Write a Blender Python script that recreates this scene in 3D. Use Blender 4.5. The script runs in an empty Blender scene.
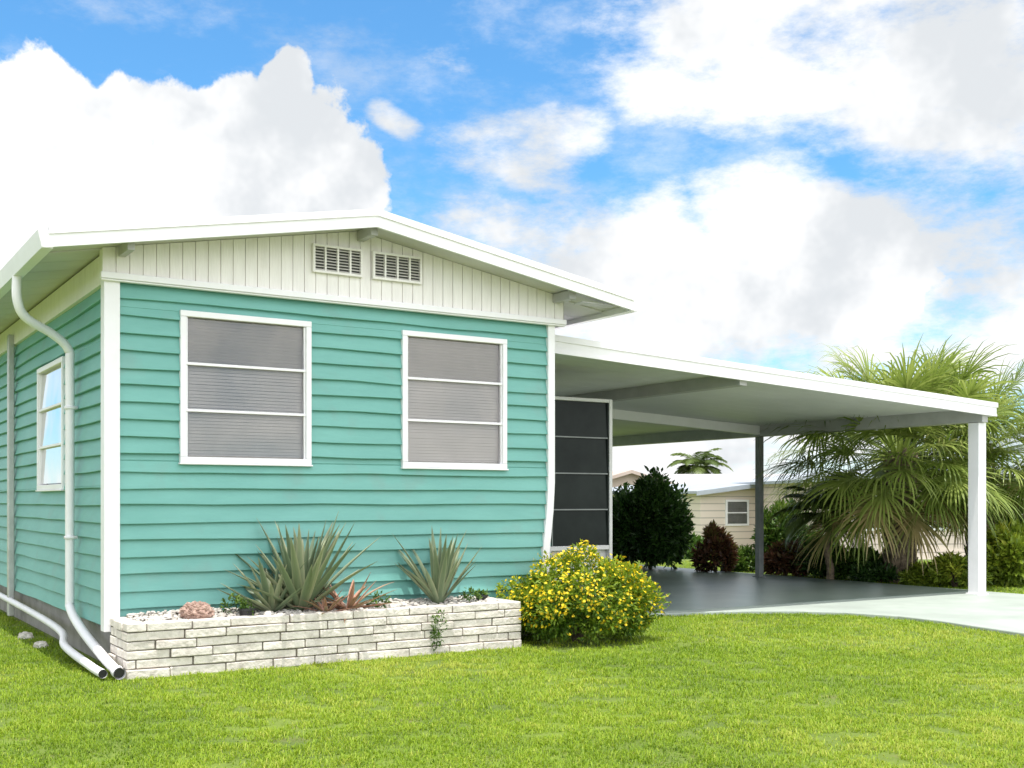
import bpy, math, random, bmesh
import numpy as np
from mathutils import Vector, Matrix, noise
random.seed(7); rng=np.random.default_rng(7)
R=random.uniform
sc=bpy.context.scene
TH=math.atan2(.5387,.8425); CX,CY=-2.848,8.0
dC,dS=math.cos(TH),math.sin(TH)
def W(t,y,z=0):
    return (CX+dC*t-dS*y, CY+dS*t+dC*y, z)
# ------------------------------------------------------------ materials
def nd(nt,typ,**kw):
    n=nt.nodes.new(typ)
    for k,v in kw.items(): setattr(n,k,v)
    return n
def new_mat(name):
    m=bpy.data.materials.new(name); m.use_nodes=True
    nt=m.node_tree; b=nt.nodes['Principled BSDF']
    return m,nt,b
def mat(name,c1,c2=None,scale=5,rough=.6,bump=0,bscale=None,stretch=(1,1,1),metal=0,dirt=None,spec=.5,contrast=(.35,.65)):
    m,nt,b=new_mat(name)
    b.inputs['Roughness'].default_value=rough; b.inputs['Metallic'].default_value=metal
    b.inputs['Specular IOR Level'].default_value=spec
    tc=nd(nt,'ShaderNodeTexCoord'); mp=nd(nt,'ShaderNodeMapping'); mp.inputs['Scale'].default_value=stretch
    nt.links.new(tc.outputs['Object'],mp.inputs[0])
    if c2 is None: c2=tuple(min(1,x*.88) for x in c1)
    n=nd(nt,'ShaderNodeTexNoise'); n.inputs['Scale'].default_value=scale; n.inputs['Detail'].default_value=5; n.inputs['Roughness'].default_value=.65
    nt.links.new(mp.outputs[0],n.inputs[0])
    r=nd(nt,'ShaderNodeValToRGB'); r.color_ramp.elements[0].position=contrast[0]; r.color_ramp.elements[1].position=contrast[1]
    r.color_ramp.elements[0].color=(*c2,1); r.color_ramp.elements[1].color=(*c1,1)
    nt.links.new(n.outputs[0],r.inputs[0])
    out=r.outputs[0]
    if dirt:
        n2=nd(nt,'ShaderNodeTexNoise'); n2.inputs['Scale'].default_value=dirt[1]; n2.inputs['Detail'].default_value=6
        nt.links.new(tc.outputs['Object'],n2.inputs[0])
        r2=nd(nt,'ShaderNodeValToRGB'); r2.color_ramp.elements[0].position=dirt[2]; r2.color_ramp.elements[1].position=dirt[2]+.15
        nt.links.new(n2.outputs[0],r2.inputs[0])
        mx=nd(nt,'ShaderNodeMixRGB'); mx.inputs[2].default_value=(*dirt[0],1)
        ml=nd(nt,'ShaderNodeMath',operation='MULTIPLY'); ml.inputs[1].default_value=dirt[3]
        nt.links.new(r2.outputs[0],ml.inputs[0]); nt.links.new(ml.outputs[0],mx.inputs[0]); nt.links.new(out,mx.inputs[1]); out=mx.outputs[0]
    nt.links.new(out,b.inputs['Base Color'])
    if bump:
        n3=nd(nt,'ShaderNodeTexNoise'); n3.inputs['Scale'].default_value=bscale or scale*4; n3.inputs['Detail'].default_value=5
        nt.links.new(mp.outputs[0],n3.inputs[0])
        bp=nd(nt,'ShaderNodeBump'); bp.inputs['Strength'].default_value=bump; bp.inputs['Distance'].default_value=.01
        nt.links.new(n3.outputs[0],bp.inputs['Height']); nt.links.new(bp.outputs[0],b.inputs['Normal'])
    return m
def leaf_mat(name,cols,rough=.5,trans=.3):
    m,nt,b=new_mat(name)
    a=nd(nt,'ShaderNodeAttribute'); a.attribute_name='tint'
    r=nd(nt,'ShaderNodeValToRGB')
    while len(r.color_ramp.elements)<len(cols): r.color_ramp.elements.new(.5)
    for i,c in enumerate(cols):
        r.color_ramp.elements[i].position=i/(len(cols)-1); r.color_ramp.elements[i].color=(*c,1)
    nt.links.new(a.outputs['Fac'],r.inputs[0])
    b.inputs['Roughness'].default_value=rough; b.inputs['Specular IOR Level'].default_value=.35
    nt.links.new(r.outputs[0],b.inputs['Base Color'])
    t=nd(nt,'ShaderNodeBsdfTranslucent'); nt.links.new(r.outputs[0],t.inputs[0])
    mx=nd(nt,'ShaderNodeMixShader'); mx.inputs[0].default_value=trans
    o=nt.nodes['Material Output']
    nt.links.new(b.outputs[0],mx.inputs[1]); nt.links.new(t.outputs[0],mx.inputs[2]); nt.links.new(mx.outputs[0],o.inputs[0])
    return m
def glass_mat(name,fac=.16,col=(1,1,1),rough=.03):
    m,nt,b=new_mat(name); nt.nodes.remove(b)
    t=nd(nt,'ShaderNodeBsdfTransparent'); t.inputs[0].default_value=(*col,1)
    g=nd(nt,'ShaderNodeBsdfGlossy'); g.inputs['Roughness'].default_value=rough
    f=nd(nt,'ShaderNodeFresnel'); f.inputs[0].default_value=1.5
    ad=nd(nt,'ShaderNodeMath',operation='ADD'); ad.inputs[1].default_value=fac; ad.use_clamp=True
    nt.links.new(f.outputs[0],ad.inputs[0])
    tc=nd(nt,'ShaderNodeTexCoord'); n=nd(nt,'ShaderNodeTexNoise'); n.inputs['Scale'].default_value=1.5
    bp=nd(nt,'ShaderNodeBump'); bp.inputs['Strength'].default_value=.15; bp.inputs['Distance'].default_value=.03
    nt.links.new(tc.outputs['Object'],n.inputs[0]); nt.links.new(n.outputs[0],bp.inputs['Height']); nt.links.new(bp.outputs[0],g.inputs['Normal'])
    mx=nd(nt,'ShaderNodeMixShader'); nt.links.new(ad.outputs[0],mx.inputs[0]); nt.links.new(t.outputs[0],mx.inputs[1]); nt.links.new(g.outputs[0],mx.inputs[2])
    nt.links.new(mx.outputs[0],nt.nodes['Material Output'].inputs[0])
    return m
M={}
M['teal']=mat('teal_paint',(.16,.405,.36),(.135,.36,.32),scale=1.6,rough=.5,bump=.2,bscale=7,stretch=(1,1,4),dirt=((.18,.30,.27),4,.56,.35))
M['white']=mat('white_paint',(.85,.83,.86),(.80,.78,.80),scale=3,rough=.45,bump=.06)
M['cream']=mat('cream_paint',(.85,.81,.79),(.78,.74,.72),scale=3,rough=.55,bump=.15,stretch=(6,6,1),dirt=((.55,.47,.40),4,.62,.3))
M['skirt']=mat('skirting_paint',(.34,.32,.30),(.22,.21,.19),scale=4,rough=.8,bump=.3)
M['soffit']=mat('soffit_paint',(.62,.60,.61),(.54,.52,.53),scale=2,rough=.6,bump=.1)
M['ceil']=mat('ceiling_paint',(.76,.75,.75),(.68,.68,.67),scale=.8,rough=.5,bump=.05)
M['beam']=mat('beam_paint',(.46,.45,.45),(.38,.37,.37),scale=3,rough=.5)
M['greypost']=mat('grey_post_paint',(.24,.25,.25),(.18,.19,.19),scale=5,rough=.5)
M['alu']=mat('aluminium',(.55,.55,.54),(.45,.45,.44),scale=8,rough=.4,metal=.3)
M['brick']=mat('white_stone',(.74,.68,.62),(.52,.47,.42),scale=7,rough=.9,bump=1.0,bscale=34,dirt=((.34,.30,.26),11,.56,.5),contrast=(.30,.62))
M['mortar']=mat('dark_mortar',(.17,.145,.12),(.10,.085,.07),scale=20,rough=1,bump=.6)
M['soil']=mat('soil',(.22,.18,.14),(.10,.08,.06),scale=14,rough=1,bump=1)
M['gravel']=mat('pale_gravel',(.62,.59,.54),(.40,.36,.32),scale=9,rough=.9,bump=.4)
M['coral']=mat('coral_rock',(.50,.35,.29),(.24,.15,.12),scale=22,rough=1,bump=1.0,bscale=50)
M['blind']=mat('blind',(.52,.48,.45),(.42,.39,.365),scale=2.2,rough=.6)
M['curtain']=mat('curtain',(.34,.37,.41),(.24,.27,.31),scale=3,rough=.8)
M['dark']=mat('dark_interior',(.02,.022,.025),(.012,.013,.015),scale=3,rough=.6)
M['black']=mat('black_plastic',(.02,.02,.02),(.012,.012,.012),scale=10,rough=.5)
M['vent']=mat('vent_metal',(.58,.55,.52),(.48,.46,.43),scale=6,rough=.5)
M['ventback']=mat('vent_mesh',(.10,.095,.09),(.06,.06,.055),scale=30,rough=.8)
M['darkpane']=mat('dark_louvre_pane',(.016,.022,.020),(.008,.012,.011),scale=2,rough=.28,spec=.12)
M['glass']=glass_mat('window_glass',.05)
M['glass_side']=glass_mat('side_window_glass',.26)
M['concrete']=mat('driveway_concrete',(.40,.445,.40),(.33,.375,.335),scale=1.6,rough=.6,bump=.25,bscale=60,dirt=((.27,.30,.27),1.1,.50,.5))
M['floor']=mat('shade_toned_floor',(.19,.235,.205),(.145,.185,.16),scale=1.2,rough=.33,bump=.12,bscale=30,dirt=((.25,.28,.25),2,.52,.5))  # slab tone darkened to carry the shade under the carport roof
M['road']=mat('pale_street_asphalt',(.42,.41,.41),(.34,.33,.33),scale=2,rough=.9,bump=.4,bscale=80)
M['bark']=mat('palm_bark',(.30,.23,.16),(.10,.075,.05),scale=12,rough=.95,bump=1)
M['stem']=mat('woody_stem',(.12,.085,.055),(.06,.045,.03),scale=20,rough=.9,bump=.6)
M['tan']=mat('tan_siding',(.52,.42,.36),(.44,.35,.30),scale=2,rough=.6)
M['roofgrey']=mat('grey_roof',(.36,.39,.43),(.30,.33,.37),scale=2,rough=.6)
M['roofpale']=mat('pale_roof',(.44,.43,.43),(.36,.35,.35),scale=2,rough=.7)
M['leaf_yel']=leaf_mat('shrub_leaf',[(.06,.13,.012),(.20,.30,.02),(.42,.48,.03)],trans=.35)
M['petal']=leaf_mat('yellow_petal',[(.80,.52,.01),(.90,.68,.015),(.92,.76,.05)],trans=.3)
M['leaf_dark']=leaf_mat('dark_leaf',[(.018,.048,.011),(.042,.10,.02),(.10,.19,.04)],rough=.35)
M['leaf_mid']=leaf_mat('mid_leaf',[(.03,.07,.012),(.08,.16,.022),(.19,.28,.04)],rough=.45)
M['leaf_lime']=leaf_mat('lime_leaf',[(.10,.16,.015),(.24,.32,.03),(.45,.46,.05)],rough=.45)
M['leaf_red']=leaf_mat('burgundy_leaf',[(.04,.03,.015),(.13,.055,.03),(.16,.17,.04)],rough=.4)
M['palm']=leaf_mat('palm_frond',[(.38,.30,.13),(.12,.18,.03),(.22,.29,.055),(.38,.44,.12)],rough=.38,trans=.36)
M['palm_d']=leaf_mat('dark_palm_frond',[(.05,.08,.02),(.10,.15,.035),(.18,.24,.06)],rough=.4,trans=.3)
M['agave']=leaf_mat('agave_leaf',[(.09,.13,.075),(.17,.22,.13),(.32,.34,.21),(.46,.43,.30)],rough=.5,trans=.05)
M['brom']=leaf_mat('bromeliad_leaf',[(.18,.16,.07),(.42,.22,.15),(.58,.36,.28)],rough=.5,trans=.1)
M['grass']=leaf_mat('grass_blade',[(.08,.15,.010),(.18,.29,.012),(.28,.40,.018),(.42,.46,.07)],rough=.55,trans=.38)
# ------------------------------------------------------------ mesh helper
class MB:
    def __init__(s): s.v=[]; s.f=[]
    def box(s,a,b):
        (x0,y0,z0),(x1,y1,z1)=a,b
        return s.hexa([(x0,y0,z0),(x1,y0,z0),(x1,y1,z0),(x0,y1,z0),(x0,y0,z1),(x1,y0,z1),(x1,y1,z1),(x0,y1,z1)])
    def hexa(s,p):
        i=len(s.v); s.v+=list(p)
        s.f+=[tuple(i+k for k in q) for q in ((0,3,2,1),(4,5,6,7),(0,1,5,4),(1,2,6,5),(2,3,7,6),(3,0,4,7))]
        return s
    def poly(s,p): i=len(s.v); s.v+=list(p); s.f.append(tuple(range(i,i+len(p)))); return s
    def prism(s,prof,axis,a,b):
        i=len(s.v); n=len(prof)
        for c in (a,b):
            for p in prof: s.v.append((c,p[0],p[1]) if axis=='x' else (p[0],c,p[1]) if axis=='y' else (p[0],p[1],c))
        s.f.append(tuple(range(i,i+n))[::-1]); s.f.append(tuple(range(i+n,i+2*n)))
        for k in range(n): s.f.append((i+k,i+(k+1)%n,i+n+(k+1)%n,i+n+k))
        return s
    def tube(s,pts,r,n=12,cap=True):
        pts=[Vector(p) for p in pts]; rs=r if isinstance(r,(list,tuple)) else [r]*len(pts)
        up=None; rings=[]
        for k,p in enumerate(pts):
            t=(pts[min(k+1,len(pts)-1)]-pts[max(k-1,0)]).normalized()
            if up is None: up=Vector((0,0,1)) if abs(t.z)<.9 else Vector((1,0,0))
            u=(up-t*up.dot(t)).normalized(); w=t.cross(u); up=u
            i=len(s.v); rings.append(i)
            for j in range(n):
                a=2*math.pi*j/n; s.v.append(tuple(p+(u*math.cos(a)+w*math.sin(a))*rs[k]))
        for k in range(len(rings)-1):
            for j in range(n):
                s.f.append((rings[k]+j,rings[k]+(j+1)%n,rings[k+1]+(j+1)%n,rings[k+1]+j))
        if cap:
            s.f.append(tuple(rings[0]+j for j in range(n))[::-1]); s.f.append(tuple(rings[-1]+j for j in range(n)))
        return s
    def obj(s,name,m,parent=None,bevel=0,smooth=False,label=None):
        me=bpy.data.meshes.new(name); me.from_pydata(s.v,[],s.f); me.materials.append(m)
        me.validate()
        o=bpy.data.objects.new(name,me); sc.collection.objects.link(o)
        if parent: o.parent=parent
        if bevel:
            b=o.modifiers.new('b','BEVEL'); b.width=bevel; b.segments=2; b.limit_method='ANGLE'
        if smooth:
            for p in me.polygons: p.use_smooth=True
        if label: o['label']=label
        return o
def empty(name,label,cat,loc=(0,0,0),rz=0,group=None,kind=None):
    e=bpy.data.objects.new(name,None); e.empty_display_size=.2; sc.collection.objects.link(e)
    e.location=loc; e.rotation_euler=(0,0,rz); e['label']=label; e['category']=cat
    if group: e['group']=group
    if kind: e['kind']=kind
    return e
def smooth_path(pts,n=6):
    pts=[Vector(p) for p in pts]; out=[]
    P=[pts[0]]+pts+[pts[-1]]
    for i in range(1,len(P)-2):
        for k in range(n):
            t=k/n; a,b,c,d=P[i-1],P[i],P[i+1],P[i+2]
            out.append(.5*((2*b)+(c-a)*t+(2*a-5*b+4*c-d)*t*t+(3*b-a-3*c+d)*t**3))
    out.append(pts[-1]); return out
def raw_mesh(name,V,F,loop_n,tint,m,parent=None,smooth=False):
    me=bpy.data.meshes.new(name); me.vertices.add(len(V)); me.vertices.foreach_set('co',np.asarray(V,dtype=np.float32).ravel())
    F=np.asarray(F,dtype=np.int32).ravel(); me.loops.add(len(F)); me.loops.foreach_set('vertex_index',F)
    ln=np.asarray(loop_n,dtype=np.int32); me.polygons.add(len(ln)); st=np.concatenate([[0],np.cumsum(ln)[:-1]]).astype(np.int32)
    me.polygons.foreach_set('loop_start',st); me.polygons.foreach_set('loop_total',ln)
    if smooth: me.polygons.foreach_set('use_smooth',np.ones(len(ln),dtype=bool))
    me.update(calc_edges=True)
    a=me.attributes.new('tint','FLOAT','POINT'); a.data.foreach_set('value',np.asarray(tint,dtype=np.float32))
    me.materials.append(m); o=bpy.data.objects.new(name,me); sc.collection.objects.link(o)
    if parent: o.parent=parent
    return o
def nrm(a): return a/np.maximum(np.linalg.norm(a,axis=1,keepdims=True),1e-9)
def leaves(name,B,U,N,L,Wd,tint,m,parent=None,fold=.15,droop=.15):
    n=len(B); U=nrm(U); S=nrm(np.cross(U,N)); N=nrm(np.cross(S,U))
    L=L[:,None]; Wd=Wd[:,None]
    v0=B; v1=B+U*L*.5-S*Wd*.5+N*L*fold*.5; v2=B+U*L-N*L*droop; v3=B+U*L*.5+S*Wd*.5+N*L*fold*.5
    V=np.stack([v0,v1,v2,v3],1).reshape(-1,3)
    i=np.arange(n)[:,None]*4
    F=np.concatenate([i,i+1,i+2,i,i+2,i+3],1)
    return raw_mesh(name,V,F,np.full(2*n,3),np.repeat(tint,4),m,parent)
def bush(parent,rx,ry,h,nclump,nleaf,L,Wd,m,name='foliage',seed=1,cr=.28,flat=.75,low=.55):
    g=np.random.default_rng(seed)
    d=nrm(g.normal(size=(nclump,3))); d[:,2]=np.abs(d[:,2])*1.3-low; d=nrm(d)
    rr=g.uniform(.55,.90,nclump)[:,None]
    C=d*rr*np.array([rx,ry,h*.55])+np.array([0,0,h*.43])
    ci=g.integers(0,nclump,nleaf); cd=nrm(g.normal(size=(nleaf,3)))
    cs=g.uniform(.6,1.25,nclump)[ci][:,None]
    P=C[ci]+cd*g.uniform(.3,1,nleaf)[:,None]**.6*cs*cr*np.array([rx,rx,h*flat])
    P[:,2]=np.where(P[:,2]<.03,g.uniform(.02,.12,nleaf),P[:,2])
    out=nrm(P-np.array([0,0,h*.3])); U=out*.6+cd*.5+g.normal(size=(nleaf,3))*.45+np.array([0,0,.15])
    N=out+g.normal(size=(nleaf,3))*.5+np.array([0,0,.5])
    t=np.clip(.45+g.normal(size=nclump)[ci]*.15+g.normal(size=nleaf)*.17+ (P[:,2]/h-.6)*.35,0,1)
    s=g.uniform(.6,1.2,nleaf)
    o=leaves(name,P,U,N,L*s,Wd*s,t,m,parent)
    return P,out
def stems(parent,rx,h,n,r=.012,name='branch'):
    mb=MB()
    for i in range(n):
        a=R(0,6.28); e=R(.3,.8)
        mb.tube(smooth_path([(R(-.03,.03),R(-.03,.03),-.03),(math.cos(a)*rx*e*.4,math.sin(a)*rx*e*.4,h*.35),(math.cos(a)*rx*e,math.sin(a)*rx*e,h*R(.6,.85))],3),[r*(1-.1*k) for k in range(7)],6)
    return mb.obj(name,M['stem'],parent)
# ------------------------------------------------------------ terrain
def gz(x,y):
    t=np.clip((y-22)/12,0,1); return -.85*t*t*(3-2*t)
def axis_pts(fine0,fine1,step,far):
    a=list(np.arange(fine0,fine1+.01,step)); s=step; x=a[-1]
    while x<far: s*=1.35; x+=s; a.append(x)
    s=step; x=a[0]; pre=[]
    while x>-far: s*=1.35; x-=s; pre.append(x)
    return np.array(pre[::-1]+a)
xs=axis_pts(-14,22,.6,900); ys=axis_pts(0,44,.6,900)
GX,GY=np.meshgrid(xs,ys); V=np.stack([GX,GY,gz(GX,GY)],-1).reshape(-1,3)
ny,nx=GX.shape; ii=(np.arange(ny-1)[:,None]*nx+np.arange(nx-1)[None]).ravel()
F=np.stack([ii,ii+1,ii+nx+1,ii+nx],1)
M['lawn']=mat('lawn_ground',(.15,.21,.02),(.08,.12,.016),scale=1.3,rough=.95,bump=.8,bscale=60,dirt=((.18,.15,.06),4,.58,.5))
g=raw_mesh('ground',V,F,np.full(len(F),4),np.zeros(len(V)),M['lawn'],smooth=True); g['kind']='structure'; g['label']='bright green mown lawn ground'; g['category']='lawn'
def sheet(name,P,z0,z1,m,label,cat,bev=.01):
    mb=MB(); mb.prism(P,'z',z0,z1); o=mb.obj(name,m,bevel=bev); o.location=(CX,CY,0); o.rotation_euler=(0,0,TH); o['kind']='structure'; o['label']=label; o['category']=cat; return o
DR=[(3.78,9.5),(3.78,.95),(4.7,.85),(5.5,.72),(6.1,.56),(6.59,.38),(7.0,.12),(7.3,-.25),(7.48,-.8),(7.45,-1.3),(7.32,-1.8),(7.18,-2.4),(7.0,-4),(6.7,-7.0),(11.15,-7.0),(10.95,-5),(10.95,9.5)]
sheet('driveway',DR,-.06,.035,M['concrete'],'pale grey-green painted concrete driveway','driveway')
sheet('carport_floor_shade',[(3.80,9.45),(3.80,1.0),(4.7,.92),(5.5,.80),(6.3,.72),(8,.72),(10.9,.70),(10.9,9.45)],.0352,.041,M['floor'],'carport floor sheet with the roof shade painted in as dark grey-green','floor',0)  # overlay sheet painting the carport's shade onto the slab
sheet('road',[(-60,-7.0),(-60,-15),(80,-15),(80,-7.0)],-.06,.02,M['road'],'unseen pale asphalt street added to bounce neutral light','road',0)  # unseen street behind the camera, added to temper green lawn bounce
# ------------------------------------------------------------ grass
def inpoly(t,y,P):
    c=np.zeros(len(t),bool); n=len(P)
    for i in range(n):
        x0,y0=P[i]; x1,y1=P[(i+1)%n]
        cond=((y0>y)!=(y1>y)); xx=(x1-x0)*(y-y0)/((y1-y0) if y1!=y0 else 1e-9)+x0
        c^=cond&(t<xx)
    return c
def scatter(y0,y1,dens):
    w0=.47*y1+.35
    n=int(2*w0*(y1-y0)*dens); X=rng.uniform(-w0,w0,n); Y=rng.uniform(y0,y1,n)
    k=np.abs(X)<.47*Y+.35; return X[k],Y[k]
Xs,Ys,Ss=[],[],[]
for a,b,dn,s in ((4.5,6.5,9000,.95),(6.5,9,5500,1.1),(9,12.5,3000,1.3),(12.5,22,600,2.0)):
    x,y=scatter(a,b,dn); Xs.append(x);Ys.append(y);Ss.append(np.full(len(x),s))
X=np.concatenate(Xs);Y=np.concatenate(Ys);S=np.concatenate(Ss)
t=(X-CX)*dC+(Y-CY)*dS; yl=-(X-CX)*dS+(Y-CY)*dC
PT0,PT1=-.02,3.12
keep=~(((t>-.02)&(t<3.85)&(yl>0))|((t>-.03)&(t<PT1+.02)&(yl>-.575)&(yl<=.1))|inpoly(t,yl,DR))
pn=np.array([noise.noise((a*1.1,b*1.1,3.3)) for a,b in zip(X,Y)]); pf=np.array([noise.noise((a*6,b*6,8.1)) for a,b in zip(X,Y)]); pm=np.array([noise.noise((a*.45+9,b*.45,1.1)) for a,b in zip(X,Y)])
keep&=~((pf>.24)&(rng.random(len(X))<.5))
keep&=~((pn*.7+pf*.6>.42)&(rng.random(len(X))<.7))
X,Y,S,pn,pf,pm=X[keep],Y[keep],S[keep],pn[keep],pf[keep],pm[keep]; n=len(X)
az=rng.uniform(0,2*math.pi,n); lean=rng.uniform(.25,1.2,n); H=rng.uniform(.015,.036,n)*(1-.5*pf)*np.sqrt(S); wd=rng.uniform(.0036,.006,n)*S
D=np.stack([np.cos(az),np.sin(az),np.zeros(n)],1); Sd=np.stack([-np.sin(az),np.cos(az),np.zeros(n)],1)
B=np.stack([X,Y,gz(X,Y)-.003],1); up=np.array([0,0,1.])
mid=B+D*(H*lean*.45)[:,None]+up*(H*.6)[:,None]; tip=B+D*(H*lean*1.2)[:,None]+up*(H*(1-.4*lean))[:,None]
w=(wd/2)[:,None]
V=np.stack([B-Sd*w,B+Sd*w,mid+Sd*w*.8,mid-Sd*w*.8,tip],1).reshape(-1,3); i=np.arange(n)[:,None]*5
F=np.concatenate([i,i+1,i+2,i+3,i+3,i+2,i+4],1); ln=np.tile([4,3],n)
tn=np.clip(.50+pn*.32+pm*.30-pf*.25+rng.normal(size=n)*.17+(rng.random(n)<.04)*.4,0,1)
gr=raw_mesh('grass',V,F,ln,np.repeat(tn,5),M['grass']); gr['kind']='stuff'; gr['label']='short sunlit green lawn grass blades'; gr['category']='grass'
# ------------------------------------------------------------ HOUSE
WD=3.76; LEN=13.5
house=empty('mobile_home','teal lap-sided mobile home with white trim and low gable roof','house',(CX,CY,0),TH)
ZB,ZT=.30,2.76; ROW=.123
def siding(name,length,wins,mapf,seed,waver=1.0,z0=ZB,z1=ZT):
    g=random.Random(seed); mb=MB(); nrow=int(round((z1-z0)/ROW)); h=(z1-z0)/nrow
    for r in range(nrow):
        a=z0+r*h; b=a+h; off=g.uniform(-.004,.004)*waver
        cuts=sorted({a,b}|{z for w in wins for z in (w[2],w[3]) if a<z<b})
        for ca,cb in zip(cuts[:-1],cuts[1:]):
            zc=(ca+cb)/2; iv=[(0,length)]
            for w in wins:
                if w[2]<zc<w[3]:
                    nv=[]
                    for p,q in iv:
                        if w[0]>p: nv.append((p,min(q,w[0])))
                        if w[1]<q: nv.append((max(p,w[1]),q))
                    iv=[k for k in nv if k[1]-k[0]>.01]
            for p,q in iv:
                m=max(1,int((q-p)/.10)); base=len(mb.v)
                for k in range(m+1):
                    x=p+(q-p)*k/m
                    wv=(noise.noise((x*1.3+seed,a*9,seed))*.010+noise.noise((x*4+seed,a*9,seed))*.002)*waver; wo=noise.noise((x*1.1,a*4,seed+5))*.006*waver
                    def pr(z): return .033*(1-(z-a)/h)+.004+wo
                    zb=ca+(wv+off if ca==a else 0)
                    ob,ot=pr(ca),pr(cb)
                    mb.v+=[mapf(x,-.012,zb),mapf(x,ob-.002,zb),mapf(x,ob,zb+.004),mapf(x,ot,cb+(.014 if cb==b else 0))]
                for k in range(m):
                    i=base+k*4; j=i+4
                    mb.f+=[(i,j,j+1,i+1),(i+1,j+1,j+2,i+2),(i+2,j+2,j+3,i+3)]
    return mb
W1=(.495,1.49,1.485,2.575); W2=(2.305,3.29,1.48,2.575)
siding('wall',WD,[W1,W2],lambda x,o,z:(x,-o,z),3,1.2).obj('wall',M['teal'],house,label='teal front wall of overlapping clapboards')
SW=(1.45,2.55,1.30,2.36)
siding('wall',LEN,[SW],lambda x,o,z:(-o,x,z),11,.9).obj('wall',M['teal'],house,label='teal side wall of overlapping clapboards')
siding('wall',LEN,[],lambda x,o,z:(WD+o,x,z),12,1.0).obj('wall',M['teal'],house)
siding('wall',WD,[],lambda x,o,z:(x,LEN+o,z),13,1.0).obj('wall',M['teal'],house)
mb=MB(); mb.box((.12,.14,.3),(WD-.12,LEN-.14,2.95)); mb.obj('inner_wall',M['dark'],house)
mb=MB(); mb.box((.03,.03,-.05),(WD-.03,LEN-.03,.38)); mb.obj('skirting',M['skirt'],house)
mb=MB(); mb.box((-.055,-.05,.27),(.055,.055,2.80)); mb.obj('corner_trim',M['white'],house,bevel=.004)
mb=MB(); segs=[(.28,-.045),(.75,-.055),(1.1,-.015),(1.35,.0),(2.80,.0)]
for (za,xa),(zb,xb) in zip(segs[:-1],segs[1:]):
    l,r=WD-.03,WD+.04; y0,y1=-.05,.06
    mb.hexa([(l+xa,y0,za),(r+xa,y0,za),(r+xa,y1,za),(l+xa,y1,za),(l+xb,y0,zb),(r+xb,y0,zb),(r+xb,y1,zb),(l+xb,y1,zb)])
mb.obj('corner_trim',M['white'],house)
for x in (-.055,WD-.04):
    mb=MB(); mb.box((x,LEN-.05,.36),(x+.095,LEN+.05,2.80)); mb.obj('corner_trim',M['white'],house)
EL,ER,OV=.46,.60,.40; ZP=3.41; XP=WD/2; ZL,ZR=2.975,3.0
def rz(x): return ZP-(XP-x)*(ZP-ZL)/(XP+EL) if x<XP else ZP-(x-XP)*(ZP-ZR)/(WD+ER-XP)
mb=MB(); TK=.035
for xa,xb in ((-EL,XP),(XP,WD+ER)):
    mb.hexa([(xa,-OV,rz(xa)-TK),(xb,-OV,rz(xb)-TK),(xb,LEN+.3,rz(xb)-TK),(xa,LEN+.3,rz(xa)-TK),(xa,-OV,rz(xa)),(xb,-OV,rz(xb)),(xb,LEN+.3,rz(xb)),(xa,LEN+.3,rz(xa))])
roof=mb.obj('roof',M['white'],house,label='white low-pitched metal roof')
for yy,yb in ((-OV-.03,-OV-.002),(LEN+.302,LEN+.33)):
    mb=MB()
    for xa,xb in ((-EL-.03,XP),(XP,WD+ER+.03)):
        for dz0,dz1,po in ((-.115,.012,0),(-.03,.022,.012)):
            mb.hexa([(xa,yy-po,rz(xa)+dz0),(xb,yy-po,rz(xb)+dz0),(xb,yb,rz(xb)+dz0),(xa,yb,rz(xa)+dz0),(xa,yy-po,rz(xa)+dz1),(xb,yy-po,rz(xb)+dz1),(xb,yb,rz(xb)+dz1),(xa,yb,rz(xa)+dz1)])
    mb.obj('fascia',M['white'],roof)
mb=MB()
for xa,xb in ((-EL+.01,XP),(XP,WD+ER-.01)):
    z0,z1=-.075,-.045; ya,yb=-OV,-.03
    mb.hexa([(xa,ya,rz(xa)+z0),(xb,ya,rz(xb)+z0),(xb,yb,rz(xb)+z0),(xa,yb,rz(xa)+z0),(xa,ya,rz(xa)+z1),(xb,ya,rz(xb)+z1),(xb,yb,rz(xb)+z1),(xa,yb,rz(xa)+z1)])
k=-.026
while k<LEN:
    e=min(k+.40,LEN)
    for xa,xb in ((-EL+.01,-.01),(WD+.01,WD+ER-.01)):
        z0,z1=-.085,-.045
        mb.hexa([(xa,k,rz(xa)+z0),(xb,k,rz(xb)+z0),(xb,e-.008,rz(xb)+z0),(xa,e-.008,rz(xa)+z0),(xa,k,rz(xa)+z1),(xb,k,rz(xb)+z1),(xb,e-.008,rz(xb)+z1),(xa,e-.008,rz(xa)+z1)])
    k+=.40
mb.obj('soffit',M['soffit'],roof)
for nm,x0,x1 in (('frieze_board',-.045,-.002),('frieze_board',WD+.002,WD+.045)):
    mb=MB(); mb.box((x0,.08,2.74),(x1,LEN-.06,2.95)); mb.obj(nm,M['cream'],house)
for side,x0 in ((-1,-EL),(1,WD+ER)):
    mb=MB(); ze=rz(x0); gd=.125
    prof=[(x0,ze-.005),(x0,ze-gd),(x0+side*.07,ze-gd),(x0+side*.085,ze-.06),(x0+side*.095,ze-.012),(x0+side*.086,ze-.012),(x0+side*.076,ze-.06),(x0+side*.063,ze-gd+.012),(x0+side*.01,ze-gd+.012),(x0+side*.01,ze-.005)]
    mb.prism(prof,'y',-OV-.02,LEN+.3)
    mb.prism([(x0+side*.002,ze-gd+.005),(x0+side*.066,ze-gd+.005),(x0+side*.081,ze-.06),(x0+side*.09,ze-.014),(x0+side*.002,ze-.014)],'y',-OV-.024,-OV-.015)
    mb.obj('gutter',M['white'],roof)
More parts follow.
